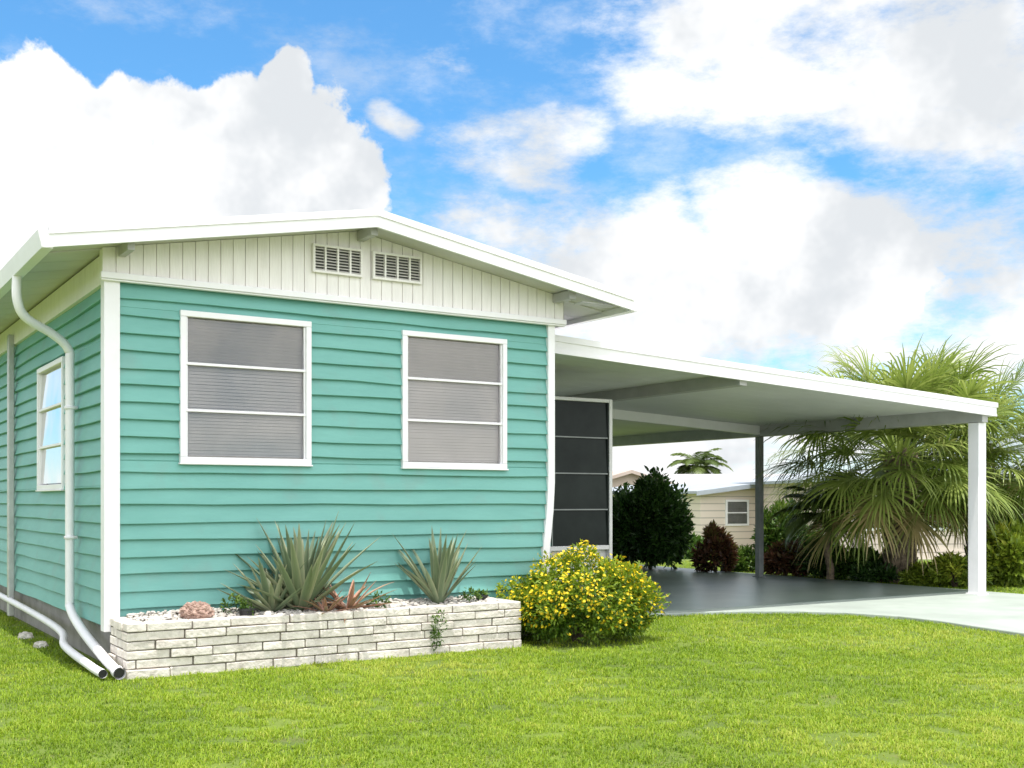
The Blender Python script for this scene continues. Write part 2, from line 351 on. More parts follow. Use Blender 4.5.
for x,w_ in ((.06,.05),(XP+.02,.06),(WD+.03,.07)):
    mb=MB(); mb.box((x-w_/2,-OV+.06,rz(x)-.155),(x+w_/2,-.08,rz(x)-.078)); mb.obj('roof_bracket',M['beam'],roof,bevel=.004)
mb=MB(); mb.box((WD+.10,-OV+.02,rz(WD+.1)-.17),(WD+ER-.12,-OV+.14,rz(WD+ER)-.082)); mb.obj('roof_bracket',M['beam'],roof)
mb=MB(); x=-.07; PW=.094
while x<WD+.12:
    e=min(x+PW-.006,WD+.12); a,b=x,e
    def ft(q): return rz(min(max(q,-EL),WD+ER))-.078
    if a<XP<b: pts=[(a,2.80),(b,2.80),(b,ft(b)),(XP,ft(XP)),(a,ft(a))]
    else: pts=[(a,2.80),(b,2.80),(b,ft(b)),(a,ft(a))]
    mb.prism(pts,'y',-.073,-.058); x+=PW
gable=mb.obj('gable',M['cream'],house,bevel=.002,label='cream vertical-board gable panel')
mb=MB(); mb.prism([(-.07,2.79),(WD+.12,2.79),(WD+.12,ft(WD+.12)-.002),(XP,ft(XP)-.002),(-.07,ft(-.07)-.002)],'y',-.0625,.02); mb.obj('backing_board',M['cream'],gable)
mb=MB(); mb.box((-.085,-.098,2.755),(WD+.135,-.04,2.80)); mb.box((-.08,-.085,2.742),(WD+.13,-.04,2.7545)); mb.obj('gable_trim',M['white'],gable,bevel=.004)
for (a,b) in ((1.49,1.91),(2.0,2.44)):
    z0,z1=2.965,3.185
    v=MB(); f=.018; y0,y1=-.108,-.077
    v.box((a,y0,z0),(b,y1,z0+f)).box((a,y0,z1-f),(b,y1,z1)).box((a,y0,z0+f+.0005),(a+f,y1,z1-f-.0005)).box((b-f,y0,z0+f+.0005),(b,y1,z1-f-.0005))
    for q in (1,2,3):
        xm=a+(b-a)*q/4; v.box((xm-.007,y0+.002,z0+f+.0005),(xm+.007,y1,z1-f-.0005))
    vo=v.obj('vent',M['cream'],gable)
    l=MB(); n_=8
    for q in range(n_):
        zz=z0+f+(z1-z0-2*f)*(q+.5)/n_
        l.hexa([(a+f,-.103,zz-.009),(b-f,-.103,zz-.009),(b-f,-.084,zz+.002),(a+f,-.084,zz+.002),(a+f,-.103,zz-.003),(b-f,-.103,zz-.003),(b-f,-.084,zz+.006),(a+f,-.084,zz+.006)])
    l.obj('louver',M['vent'],vo)
    l=MB(); l.box((a+.01,-.0790,z0+.01),(b-.01,-.0762,z1-.01)); l.obj('vent_screen',M['ventback'],vo)
def window(parent,w,mapf,blindmat,glassmat,slats=True,npane=3,frame_m=None,name='window'):
    a,b,z0,z1=w; fm=frame_m or M['white']
    def bx(mb,x0,x1,o0,o1,za,zb):
        p,q=mapf(x0,o0,za),mapf(x1,o1,zb)
        mb.box(tuple(min(p[i],q[i]) for i in range(3)),tuple(max(p[i],q[i]) for i in range(3)))
    f=.032; mb=MB()
    bx(mb,a-.012,b+.012,-.03,.05,z0-.012,z0+f); bx(mb,a-.012,b+.012,-.03,.05,z1-f,z1+.012)
    bx(mb,a-.012,a+f,-.03,.049,z0+f+.0005,z1-f-.0005); bx(mb,b-f,b+.012,-.03,.049,z0+f+.0005,z1-f-.0005)
    bx(mb,a-.02,b+.02,.0,.060,z0-.025,z0-.0125)
    win=mb.obj(name,fm,parent,bevel=.004)
    mb=MB()
    for k in range(1,npane):
        zm=z0+f+(z1-z0-2*f)*k/npane; bx(mb,a+f+.0005,b-f-.0005,.008,.04,zm-.010,zm+.010)
    bx(mb,a+f+.0005,a+f+.014,.005,.032,z0+f+.001,z1-f-.001); bx(mb,b-f-.014,b-f-.0005,.005,.032,z0+f+.001,z1-f-.001)
    mb.obj('window_bar',fm,win,bevel=.002)
    mb=MB()
    for k in range(npane):
        za=z0+f+(z1-z0-2*f)*k/npane+.010; zb=z0+f+(z1-z0-2*f)*(k+1)/npane-.010
        tilt=.003*(k+1)
        mb.poly([mapf(a+f+.012,.022+tilt,za),mapf(b-f-.012,.022+tilt,za),mapf(b-f-.012,.012,zb),mapf(a+f+.012,.012,zb)])
    mb.obj('glass',glassmat,win)
    mb=MB()
    if slats:
        n_=42
        for k in range(n_):
            zz=z0+f+(z1-z0-2*f)*(k+.5)/n_; x0,x1=a+f+.004,b-f-.004
            sg=R(-.0014,.0014); up_=k>=n_*2/3-1
            ob,ot,hb,ht=(-.030,-.012,.008,.010) if up_ else (-.016,-.024,.009,.014)
            mb.poly([mapf(x0,ob,zz-hb+sg),mapf(x1,ob,zz-hb-sg),mapf(x1,ot,zz+ht-sg),mapf(x0,ot,zz+ht+sg)])
        bx(mb,a+f-.004,b-f+.004,-.06,-.036,z0+.02,z1-.02)
    else:
        n_=24
        for k in range(n_):
            x0=a+f+(b-a-2*f)*k/n_; x1=a+f+(b-a-2*f)*(k+1)/n_; o0,o1=(-.03,-.055) if k%2 else (-.055,-.03)
            mb.poly([mapf(x0,o0,z0+.02),mapf(x1,o1,z0+.02),mapf(x1,o1,z1-.02),mapf(x0,o0,z1-.02)])
    mb.obj('blind' if slats else 'curtain',blindmat,win)
    return win
window(house,W1,lambda x,o,z:(x,-o,z),M['blind'],M['glass'])
window(house,W2,lambda x,o,z:(x,-o,z),M['blind'],M['glass'])
window(house,SW,lambda x,o,z:(-o,x,z),M['curtain'],M['glass_side'],slats=False)
mb=MB(); mb.tube(smooth_path([(-EL-.04,.72,2.87),(-EL-.04,.72,2.68),(-EL+.03,.77,2.56),(-.22,.86,2.46),(-.105,.90,2.36),(-.095,.90,2.2),(-.095,.90,1.3),(-.095,.90,.5),(-.10,.84,.36),(-.095,.45,.235),(-.085,-.25,.10),(-.08,-.60,.055)],6),.034,14,cap=False)
mb.tube([(-.083,-.54,.062),(-.08,-.605,.055)],.042,14,cap=False)
for z in (.9,1.9): mb.box((-.132,.862,z),(-.045,.938,z+.022))
mb.obj('downspout',M['white'],house,smooth=True)
mb=MB(); mb.tube([(-.083,-.54,.062),(-.0803,-.596,.0555)],.034,14); mb.obj('pipe_opening',M['black'],house)
mb=MB(); mb.tube(smooth_path([(-.085,11,.25),(-.085,8,.235),(-.085,4,.21),(-.09,1.4,.16),(-.17,.7,.10),(-.178,-.2,.060),(-.168,-.52,.048)],6),.030,12,cap=False); mb.obj('drain_pipe',M['white'],house,smooth=True)
mb=MB(); mb.tube([(-.17,-.45,.051),(-.1683,-.513,.0485)],.028,12); mb.obj('pipe_opening',M['black'],house)
mb=MB(); mb.box((-.10,3.80,.05),(-.04,3.88,2.84)); mb.obj('downspout',M['alu'],house,label='grey metal pipe on the side wall',bevel=.01)
# porch room
room=empty('porch_enclosure','white enclosed porch with dark louvred windows under the carport','porch',W(3.85,1.0,0),TH)
def L(t,y,z): return (t-3.85,y-1.0,z)
mb=MB(); mb.box(L(3.85,1.06,.03),L(5.25,4.2,.70)); mb.box(L(3.85,1.06,2.205),L(5.25,4.2,2.245)); mb.box(L(3.85,4.14,.701),L(5.25,4.2,2.204)); mb.box(L(5.21,1.06,.701),L(5.25,4.139,2.204))
mb.obj('wall',M['soffit'],room)
fr=MB()
for (x0,x1) in ((3.85,3.93),(4.44,4.48),(5.215,5.255)): fr.box(L(x0,1.0,.04),L(x1,1.059,2.24))
fr.box(L(3.93,1.002,2.205),L(5.215,1.058,2.24)); fr.box(L(3.93,1.002,.69),L(5.215,1.058,.735)); fr.box(L(3.93,1.004,.04),L(5.215,1.04,.10))
fr.obj('frame',M['soffit'],room,bevel=.004)
for (x0,x1) in ((3.93,4.44),(4.48,5.215)):
    mb=MB()
    for k in range(4):
        za=.735+1.47*k/4+.004; zb=.735+1.47*(k+1)/4-.004
        mb.poly([L(x0+.016,1.016,za),L(x1-.016,1.016,za),L(x1-.016,1.030,zb),L(x0+.016,1.030,zb)])
    mb.box(L(x0+.001,1.010,.7355),L(x0+.016,1.045,2.2045)); mb.box(L(x1-.016,1.010,.7355),L(x1-.001,1.045,2.2045))
    wo=mb.obj('window',M['darkpane'],room)
    mb=MB()
    for k in range(1,4):
        z=.735+1.47*k/4; mb.box(L(x0+.0165,1.008,z-.006),L(x1-.0165,1.02,z+.006))
    mb.box(L(x0+.017,1.004,.736),L(x0+.027,1.021,2.204))
    mb.obj('window_bar',M['greypost'],wo)
mb=MB(); mb.box(L(3.86,1.3,.2),L(5.18,1.32,2.20)); mb.obj('inner_screen',M['dark'],room)
# ------------------------------------------------------------ carport
cp=empty('carport','white flat-roofed metal carport attached to the teal house','carport',W(10.45,.38,0),TH)
T0,T1=3.86,10.58; Y0,Y1=.20,8.6
def cz(t): return 2.705-.0475*(t-3.8)
def K(t,y,z): return (t-10.45,y-.38,z)
def slope_box(mb,t0,t1,y0,y1,d0,d1):
    mb.hexa([K(t0,y0,cz(t0)+d0),K(t1,y0,cz(t1)+d0),K(t1,y1,cz(t1)+d0),K(t0,y1,cz(t0)+d0),K(t0,y0,cz(t0)+d1),K(t1,y0,cz(t1)+d1),K(t1,y1,cz(t1)+d1),K(t0,y1,cz(t0)+d1)])
mb=MB()
y=Y0+.045
while y<Y1-.05:
    e=min(y+.305,Y1-.045); slope_box(mb,T0+.02,T1-.05,y,e-.005,-.075,-.055); y+=.305
slope_box(mb,T0+.02,T1-.05,Y0+.045,Y1-.045,-.0545,-.02)
croof=mb.obj('roof',M['ceil'],cp)
mb=MB(); slope_box(mb,T0,T1,Y0,Y0+.04,-.155,0); slope_box(mb,T0,T1+.012,Y0-.014,Y0-.0005,-.045,.012); slope_box(mb,T0,T1,Y0-.008,Y0-.0005,-.155,-.13)
slope_box(mb,T1-.045,T1,Y0+.0405,Y1-.0405,-.155,0); slope_box(mb,T1+.0005,T1+.012,Y0,Y1,-.045,.012)
slope_box(mb,T0,T1,Y1-.04,Y1,-.155,0)
mb.obj('fascia',M['white'],croof)
mb=MB(); slope_box(mb,6.32,6.42,Y0+.045,Y1-.045,-.20,-.077); mb.obj('beam',M['beam'],croof,label='grey middle beam')
mb=MB(); slope_box(mb,T1-.22,T1-.11,Y0+.045,Y1-.045,-.235,-.077); mb.obj('beam',M['beam'],croof)
mb=MB(); slope_box(mb,6.422,T1-.222,4.0,4.09,-.21,-.079); mb.obj('beam',M['white'],croof)
mb=MB(); slope_box(mb,5.3,6.318,4.0,4.09,-.21,-.079); mb.obj('beam',M['white'],croof)
zt=cz(10.45)-.237
mb=MB(); mb.box(K(10.375,.305,.03),K(10.525,.455,zt)); mb.box(K(10.355,.285,.03),K(10.545,.475,.05)); mb.obj('post',M['white'],cp,bevel=.005,label='white square corner post')
mb=MB(); mb.box(K(10.36,4.01,.03),K(10.45,4.10,zt)); mb.box(K(10.33,3.98,.03),K(10.48,4.13,.055)); mb.obj('post',M['greypost'],cp,bevel=.004,label='dark grey post')
# ------------------------------------------------------------ planter
pl=empty('brick_planter','low white slump-stone planter bed against the teal wall','planter',W(0,-.55,0),TH)
PH=.375
mb=MB(); nc=6; ch=PH/nc
for c in range(nc):
    z0=c*ch-(.03 if c==0 else 0)+.0035; z1=(c+1)*ch-.0035
    x=PT0-(.20 if c%2 else 0)
    while x<PT1-.02:
        l=R(.26,.50); a=max(x,PT0); b=min(x+l-.008,PT1)
        if PT1-b<.06: b=PT1
        if b-a>.02:
            j=R(-.010,.010); jt=R(-.005,.005); s=R(-.0025,.0025)
            mb.hexa([(a,j,z0+s),(b,j+jt,z0-s),(b,.11,z0-s),(a,.11,z0+s),(a+R(-.002,.002),j+R(-.005,.005),z1+s),(b,j+jt,z1-s),(b,.11,z1-s),(a,.11,z1+s)])
        x+=l if b<PT1 else 9
    for xe,sx in ((PT0,-1),(PT1-.11,1)):
        y=.112
        while y<.48:
            l=R(.16,.3); e=min(y+l-.009,.5)
            if e-y>.03: mb.box((xe+R(-.012,.008),y,z0),(xe+.11,e,z1))
            y+=l
pw=mb.obj('stone_wall',M['brick'],pl,bevel=.006)
mb=MB(); mb.box((PT0+.012,.014,-.03),(PT1-.012,.1,PH-.010)); mb.box((PT0+.012,.1005,-.03),(PT0+.1,.5,PH-.012)); mb.box((PT1-.1,.1005,-.03),(PT1-.012,.5,PH-.012)); mb.obj('mortar',M['mortar'],pw)
mb=MB(); nx_,ny_=60,8
for j in range(ny_+1):
    for i in range(nx_+1):
        x=PT0+.1+(PT1-PT0-.2)*i/nx_; y=.1+.40*j/ny_; mb.v.append((x,y,PH-.03+noise.noise((x*3,y*3,1))*.02+.03*(j/ny_)))
for j in range(ny_):
    for i in range(nx_): q=j*(nx_+1)+i; mb.f.append((q,q+1,q+nx_+2,q+nx_+1))
mb.obj('soil',M['soil'],pl,smooth=True)
def pebble(mb,c,r):
    i=len(mb.v); ph=R(0,6)
    for zz,rr in ((-.5,.6),(0,1),(.45,.65)):
        for k in range(6):
            a=ph+k*math.pi/3; mb.v.append((c[0]+math.cos(a)*r*rr*R(.8,1.2),c[1]+math.sin(a)*r*rr*R(.8,1.2),c[2]+zz*r))
    for q in (0,6):
        for k in range(6): mb.f.append((i+q+k,i+q+(k+1)%6,i+q+6+(k+1)%6,i+q+6+k))
    mb.f.append(tuple(i+12+k for k in range(6)))
mb=MB()
for k in range(1900):
    x=R(PT0+.1,PT1-.1); y=R(.09,.49); pebble(mb,(x,y,PH-.018+.03*(y-.1)/.43+noise.noise((x*3,y*3,1))*.02+R(0,.01)),R(.007,.020))
o=mb.obj('gravel',M['gravel'],pl,smooth=True); o['kind']='stuff'
def rosette(parent,n,Lm,wm,m,seed,spread=(8,80),name='leaves',z0=0,curl=.25):
    g=random.Random(seed); V=[];F=[];ln=[];T=[]
    for k in range(n):
        f=k/n; el=math.radians(spread[1]-(spread[1]-spread[0])*f+g.uniform(-8,8)); a=k*2.399+g.uniform(-.3,.3)
        L_=Lm*g.uniform(.75,1.08)*(.8+.25*math.sin(f*3)); w=wm*g.uniform(.8,1.1); cv=g.uniform(-.15,.6)*curl; tw=g.uniform(-.3,.3)
        h=Vector((math.cos(a),math.sin(a),0)); s=Vector((-math.sin(a),math.cos(a),0)); p=Vector((0,0,z0))+h*.02
        NS=9; tb=g.uniform(.10,.65); base=len(V)
        for q in range(NS+1):
            u=q/NS; e=el-cv*u*2.2
            dr=h*math.cos(e)+Vector((0,0,1))*math.sin(e); nn=-h*math.sin(e)+Vector((0,0,1))*math.cos(e)
            ww=w*(.75+.9*u-1.65*u**2.2) if u<1 else .001
            ww=max(ww*.5,.0012); ss=(s*math.cos(tw*u)+nn*math.sin(tw*u))
            for kx,dp,dt in ((-1,.35,.28),(-.55,.0,0),(0,-.28,-.05),(.55,.0,0),(1,.35,.28)):
                V.append(tuple(p+ss*kx*ww+nn*dp*ww)); T.append(min(1,max(0,tb+dt+(0.35 if u>.93 else 0)+g.uniform(-.05,.05))))
            p=p+dr*(L_/NS)
        for q in range(NS):
            for c in range(4):
                i=base+q*5+c; F+=[i,i+1,i+6,i+5]; ln.append(4)
    return raw_mesh(name,V,F,ln,T,m,parent,smooth=True)
zp=PH-.02
ag=empty('agave_plant','large spiky grey-green agave in the stone planter','plant',W(1.32,-.28,zp)); rosette(ag,60,.76,.074,M['agave'],4,(30,88))
ag=empty('agave_plant','grey-green agave offshoot leaning beside the larger one','plant',W(1.10,-.26,zp),1.0); rosette(ag,34,.52,.058,M['agave'],9,(18,82))
ag=empty('agave_plant','smaller pale agave rosette with upright pointed leaves','plant',W(2.50,-.27,zp),.4); rosette(ag,42,.62,.062,M['agave'],14,(44,88))
br=empty('bromeliad_plant','low reddish-brown bromeliad beside the agave','plant',W(1.68,-.33,zp)); rosette(br,24,.40,.042,M['brom'],21,(5,55),curl=.5)
br=empty('bromeliad_plant','low reddish-brown bromeliad at the foot of the agave','plant',W(1.46,-.42,zp)); rosette(br,16,.26,.036,M['brom'],23,(5,60),curl=.5)
for (t_,y_,s_) in ((1.92,-.38,.12),(2.75,-.34,.11),(.78,-.30,.14)):
    e=empty('groundcover_plant','tiny green bedding plant in the planter gravel','plant',W(t_,y_,zp),group='small bedding plants in the planter'); bush(e,s_*.7,s_*.7,s_,8,120,.04,.015,M['leaf_mid'],seed=int(t_*100))
def lump(name,label,loc,r,m,sc_=(1,1,1),amp=.35,fr=3,sub=4):
    bm=bmesh.new(); bmesh.ops.create_icosphere(bm,subdivisions=sub,radius=1)
    for v in bm.verts:
        d=v.co.normalized(); k=1+amp*noise.fractal(d*fr+Vector(loc),1,2,4)+ .10*abs(math.sin(d.x*14+noise.noise(d*3)*6)); v.co=Vector((d.x*sc_[0],d.y*sc_[1],d.z*sc_[2]))*k*r
    me=bpy.data.meshes.new(name); bm.to_mesh(me); bm.free(); me.materials.append(m)
    o=bpy.data.objects.new(name,me); sc.collection.objects.link(o); o.location=loc
    o['label']=label; o['category']='rock'; return o
lump('coral_rock','pinkish brown ridged coral rock on the planter',W(.50,-.38,zp+.055),.092,M['coral'],(1.15,.85,.70),.25,3.5,5)
for k,(t_,y_,r_) in enumerate(((.20,-.42,.035),(.32,-.3,.03),(1.0,-.46,.03),(2.0,-.42,.035),(2.15,-.33,.03),(2.9,-.40,.03))):
    o=lump('pale_rock','small pale limestone rock in the planter bed',W(t_,y_,zp+.02),r_,M['gravel'],(1.2,1,.8),.3,2,3); o['group']='small rocks in the planter'
lump('foundation_rock','pale stone beside the house base',W(-.20,1.5,.015),.045,M['gravel'],(1.2,1,.9),.3,2,3)
lump('foundation_rock','pale stone beside the house base',W(-.20,2.2,.015),.05,M['gravel'],(1.2,1,.9),.3,2,3)
def pot(t_,y_,r,h,lab):
    e=empty('plant_pot',lab,'flower pot',W(t_,y_,zp-.005)); mb=MB()
    mb.tube([(0,0,0),(0,0,h*.8),(0,0,h*.801),(0,0,h),(0,0,h+.001),(0,0,h-.012)],[r*.8,r*.98,r*1.1,r*1.1,r*.95,r*.93],16); mb.obj('pot',M['black'],e)
    bush(e,r*.9,r*.9,h*1.6,8,120,.03,.014,M['leaf_mid'],seed=int(t_*77)); return e
pot(.86,-.40,.06,.07,'small black plastic pot with a green seedling'); pot(2.88,-.32,.05,.07,'small black plastic pot with a green seedling')
e=empty('weed_plant','thin green weed climbing the planter face','plant',W(2.33,-.58,0)); bush(e,.05,.03,.42,14,260,.028,.014,M['leaf_mid'],seed=5,cr=.6,flat=.3)
# ------------------------------------------------------------ yellow flowering shrub
fb=empty('flowering_shrub','round green shrub covered in small yellow flowers','shrub',(.55,9.6,0))
RX,RY,HH=.66,.58,.80
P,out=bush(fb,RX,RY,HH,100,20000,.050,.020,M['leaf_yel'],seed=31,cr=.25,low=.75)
stems(fb,.42,.65,14)
g2=np.random.default_rng(5); rad=np.linalg.norm((P-np.array([0,0,HH*.4]))/np.array([RX,RY,HH*.6]),axis=1)
pool=np.where((rad>np.quantile(rad,.45))&(P[:,2]>.12))[0]; wgt=np.clip(P[pool,2]/HH,.15,1)**1.2; idx=g2.choice(pool,2000,replace=False,p=wgt/wgt.sum())
C=P[idx]+out[idx]*.035; Nn=nrm(out[idx]+g2.normal(size=(len(idx),3))*.5+np.array([0,0,.4]))
A=nrm(np.cross(Nn,g2.normal(size=Nn.shape))); Bb=np.cross(Nn,A); bs=[];us=[];ns=[]
for k in range(6):
    a=k*math.pi/3; bs.append(C); us.append(A*math.cos(a)+Bb*math.sin(a)+Nn*.3); ns.append(Nn)
m_=len(C)*6; o=leaves('flowers',np.concatenate(bs),np.concatenate(us),np.concatenate(ns),g2.uniform(.011,.019,m_),g2.uniform(.009,.014,m_),g2.random(m_),M['petal'],fb); o['kind']='stuff'
# ------------------------------------------------------------ background shrubs
def shrub(name,label,u,Yd,rx,h,m,seed,nl=5000,L_=.10,Wd_=.045,nc=40,cat='shrub',group=None,ry=None,trunk=False):
    e=empty(name,label,cat,(u*Yd,Yd,float(gz(0,Yd))),group=group); bush(e,rx,ry or rx*.8,h,nc,nl,L_,Wd_,m,seed=seed,name='crown' if trunk else 'foliage')
    if trunk:
        mb=MB(); mb.tube([(0,0,-.1),(.05,0,h*.4),(0,.05,h*.8)],[.22,.16,.08],10); mb.obj('trunk',M['stem'],e)
    else: stems(e,rx*.6,h*.8,8)
    return e
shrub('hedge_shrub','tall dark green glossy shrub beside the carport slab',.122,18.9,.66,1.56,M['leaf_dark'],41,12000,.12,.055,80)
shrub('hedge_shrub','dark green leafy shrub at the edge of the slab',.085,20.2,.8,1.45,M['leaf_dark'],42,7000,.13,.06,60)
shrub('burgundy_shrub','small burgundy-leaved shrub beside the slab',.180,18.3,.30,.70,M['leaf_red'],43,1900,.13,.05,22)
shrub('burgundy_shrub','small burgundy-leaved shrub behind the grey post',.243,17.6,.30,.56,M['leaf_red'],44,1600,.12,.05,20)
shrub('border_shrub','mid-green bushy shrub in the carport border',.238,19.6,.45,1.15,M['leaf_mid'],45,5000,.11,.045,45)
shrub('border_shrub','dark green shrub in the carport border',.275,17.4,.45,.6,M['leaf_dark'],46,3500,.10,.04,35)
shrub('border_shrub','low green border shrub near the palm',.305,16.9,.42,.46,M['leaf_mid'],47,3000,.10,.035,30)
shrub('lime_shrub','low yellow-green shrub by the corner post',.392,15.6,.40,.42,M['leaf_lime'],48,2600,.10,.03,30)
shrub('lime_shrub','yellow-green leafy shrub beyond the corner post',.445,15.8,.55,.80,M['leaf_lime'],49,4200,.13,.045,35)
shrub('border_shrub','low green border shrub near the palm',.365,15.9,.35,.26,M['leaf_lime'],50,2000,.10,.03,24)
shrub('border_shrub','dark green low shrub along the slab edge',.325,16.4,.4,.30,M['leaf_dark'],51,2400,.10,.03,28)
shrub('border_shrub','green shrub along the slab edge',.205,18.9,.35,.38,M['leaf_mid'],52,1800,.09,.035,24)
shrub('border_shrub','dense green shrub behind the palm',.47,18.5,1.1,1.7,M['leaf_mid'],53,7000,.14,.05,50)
# ------------------------------------------------------------ palms
def fan_palm(name,label,loc,th,tr,nf,Lp,Ls,m,seed,nseg=36,emax=86,emin=-30):
    g=random.Random(seed); e=empty(name,label,'tree',loc)
    mb=MB(); mb.tube([(g.uniform(-.03,.03),g.uniform(-.03,.03),th*k/8-.05) for k in range(9)],[tr*(1.15-.2*k/8) for k in range(9)],14)
    nb=int(th*80)
    for k in range(nb):
        a=k*2.399; z=th*(k+.5)/nb*.97; rr=tr*.85; c,s=math.cos(a),math.sin(a); l=g.uniform(.12,.22); w=.035
        p=Vector((c*rr,s*rr,z)); q=p+Vector((c*.095,s*.095,l)); sd=Vector((-s,c,0))*w; ou=Vector((c,s,0))
        mb.hexa([tuple(p-sd*1.4),tuple(p+ou*.04-sd*1.2),tuple(p+ou*.04+sd*1.2),tuple(p+sd*1.4),tuple(q-sd*.5-ou*.02),tuple(q-sd*.5),tuple(q+sd*.5),tuple(q+sd*.5-ou*.02)])
    mb.obj('trunk',M['bark'],e)
    V=[];F=[];ln=[];T=[]
    for k in range(nf):
        f=((k+.5)/nf)**.9; el=math.radians(emax-(emax-emin)*f+g.uniform(-10,10)); a=k*2.399+g.uniform(-.25,.25)
        h=Vector((math.cos(a),math.sin(a),0)); sd=Vector((-math.sin(a),math.cos(a),0)); up=Vector((0,0,1))
        p=Vector((0,0,th-.05))+h*tr*.5; L1=Lp*g.uniform(.5,1.25); tb=g.uniform(.35,.95) if f<.92 else g.uniform(.0,.35)
        e2=el; N=6; pts=[p.copy()]
        for q in range(N):
            e2-=.07; p=p+(h*math.cos(e2)+up*math.sin(e2))*(L1/N); pts.append(p.copy())
        base=len(V)
        for q,pp in enumerate(pts):
            w=.022*(1-.5*q/N); V+=[tuple(pp-sd*w),tuple(pp+up*w*.8),tuple(pp+sd*w)]; T+=[tb*.7+.2]*3
        for q in range(N):
            for c in range(2): i=base+q*3+c; F+=[i,i+1,i+4,i+3]; ln.append(4)
        ax=h*math.cos(e2)+up*math.sin(e2); nn=-h*math.sin(e2)+up*math.cos(e2); roll=g.uniform(-.6,.6)
        s2=sd*math.cos(roll)+nn*math.sin(roll); nn=ax.cross(s2)*-1
        for j in range(nseg):
            b=(j/(nseg-1)-.5)*2*math.radians(108); dr=ax*math.cos(b)+s2*math.sin(b)+nn*g.uniform(-.12,.12)
            st=p+ax*(.30*math.cos(b/2)**2)-up*.03; Lj=Ls*(1-.30*abs(b)/2.0)*g.uniform(.8,1.15)
            per=nn.cross(dr).normalized(); w0=.0175; q0=st; base=len(V); dd=dr.normalized(); NS=5; tt=min(1,max(0,tb+g.uniform(-.2,.2)))
            dro=g.uniform(.25,.85)
            for q in range(NS+1):
                u=q/NS; w=w0*(.5+1.6*u-2.05*u*u) if u<.99 else .0015
                V+=[tuple(q0-per*w),tuple(q0+per*w)]; T+=[tt if u<.9 else max(0,tt-.2)]*2
                dd=(dd-up*dro*u*u*1.6).normalized(); q0=q0+dd*(Lj/NS)
            for q in range(NS): i=base+q*2; F+=[i,i+1,i+3,i+2]; ln.append(4)
    raw_mesh('crown',V,F,ln,T,m,e); return e
fan_palm('palm_tree','stout fan palm with shaggy trunk and drooping green fronds',(5.62,16.35,0),1.85,.19,105,.98,.80,M['palm'],3)
fan_palm('palm_tree','second fan palm with dense green fronds beside the first',(7.30,17.6,0),1.95,.17,78,.92,.78,M['palm'],8)
def feather_palm(name,label,loc,th,tr,nf,Lf,ll,m,seed):
    g=random.Random(seed); e=empty(name,label,'tree',loc)
    mb=MB(); mb.tube([(0.03*math.sin(k),0.02*k/8,th*k/8-.05) for k in range(9)],[tr*(1.2-.3*k/8) for k in range(9)],10)
    mb.obj('trunk',M['bark'],e)
    V=[];F=[];ln=[];T=[]
    for k in range(nf):
        f=(k+.5)/nf; el=math.radians(80-85*f+g.uniform(-8,8)); a=k*2.399; h=Vector((math.cos(a),math.sin(a),0)); sd=Vector((-math.sin(a),math.cos(a),0)); up=Vector((0,0,1))
        p=Vector((0,0,th)); N=26; tb=g.uniform(.2,.9); L_=Lf*g.uniform(.85,1.1)
        for q in range(N):
            el-=.05+.035*q/N; d=h*math.cos(el)+up*math.sin(el); nn=-h*math.sin(el)+up*math.cos(el); p2=p+d*(L_/N)
            i=len(V); w=.012*(1-q/N)+.002; V+=[tuple(p-sd*w),tuple(p+sd*w),tuple(p2+sd*w),tuple(p2-sd*w)]; T+=[tb]*4; F+=[i,i+1,i+2,i+3]; ln.append(4)
            if q>3:
                for sg in (-1,1):
                    for hf in (0,.5):
                        l=ll*math.sin(math.pi*min(1,(q+hf)/N*.9+.12))*g.uniform(.85,1.1); b=p+(p2-p)*hf
                        dr=(sd*sg*.8+d*.55+nn*.2-up*g.uniform(.1,.35)).normalized(); wv=d*.012*(Lf/1.1); i=len(V); mdp=b+dr*l*.5; tp=b+dr*l-up*l*.22
                        V+=[tuple(b-wv*.4),tuple(b+wv*.4),tuple(mdp+wv),tuple(tp),tuple(mdp-wv)]; T+=[min(1,max(0,tb+g.uniform(-.1,.1)))]*5; F+=[i,i+1,i+2,i+3,i+4]; ln.append(5)
            p=p2
    raw_mesh('crown',V,F,ln,T,m,e); return e
feather_palm('palm_tree','small feathery palm with arching dark green fronds',(4.66,16.6,0),.95,.05,20,1.05,.26,M['palm_d'],5)
feather_palm('palm_tree','distant feathery palm rising behind the neighbouring homes',(9.9,60,-.85),3.75,.16,26,2.0,.6,M['palm_d'],6)
# ------------------------------------------------------------ background homes
def lap_mat(name,c,per=.14):
    m,nt,b=new_mat(name); tc=nd(nt,'ShaderNodeTexCoord'); sp=nd(nt,'ShaderNodeSeparateXYZ'); nt.links.new(tc.outputs['Object'],sp.inputs[0])
    dv_=nd(nt,'ShaderNodeMath',operation='DIVIDE'); dv_.inputs[1].default_value=per; fr=nd(nt,'ShaderNodeMath',operation='FRACT'); nt.links.new(sp.outputs['Z'],dv_.inputs[0]); nt.links.new(dv_.outputs[0],fr.inputs[0])
    r=nd(nt,'ShaderNodeValToRGB'); r.color_ramp.elements[0].position=.05; r.color_ramp.elements[1].position=.2; r.color_ramp.elements[0].color=(*[x*.5 for x in c],1); r.color_ramp.elements[1].color=(*c,1)  # shadow line under each board painted into the flat wall colour
    nt.links.new(fr.outputs[0],r.inputs[0]); nt.links.new(r.outputs[0],b.inputs['Base Color']); b.inputs['Roughness'].default_value=.6; return m
M['lap_beige']=lap_mat('beige_lap',(.76,.65,.58),.24); M['lap_white']=lap_mat('white_lap',(.72,.64,.60),.24); M['lap_pink']=lap_mat('rose_lap',(.70,.58,.53),.24)
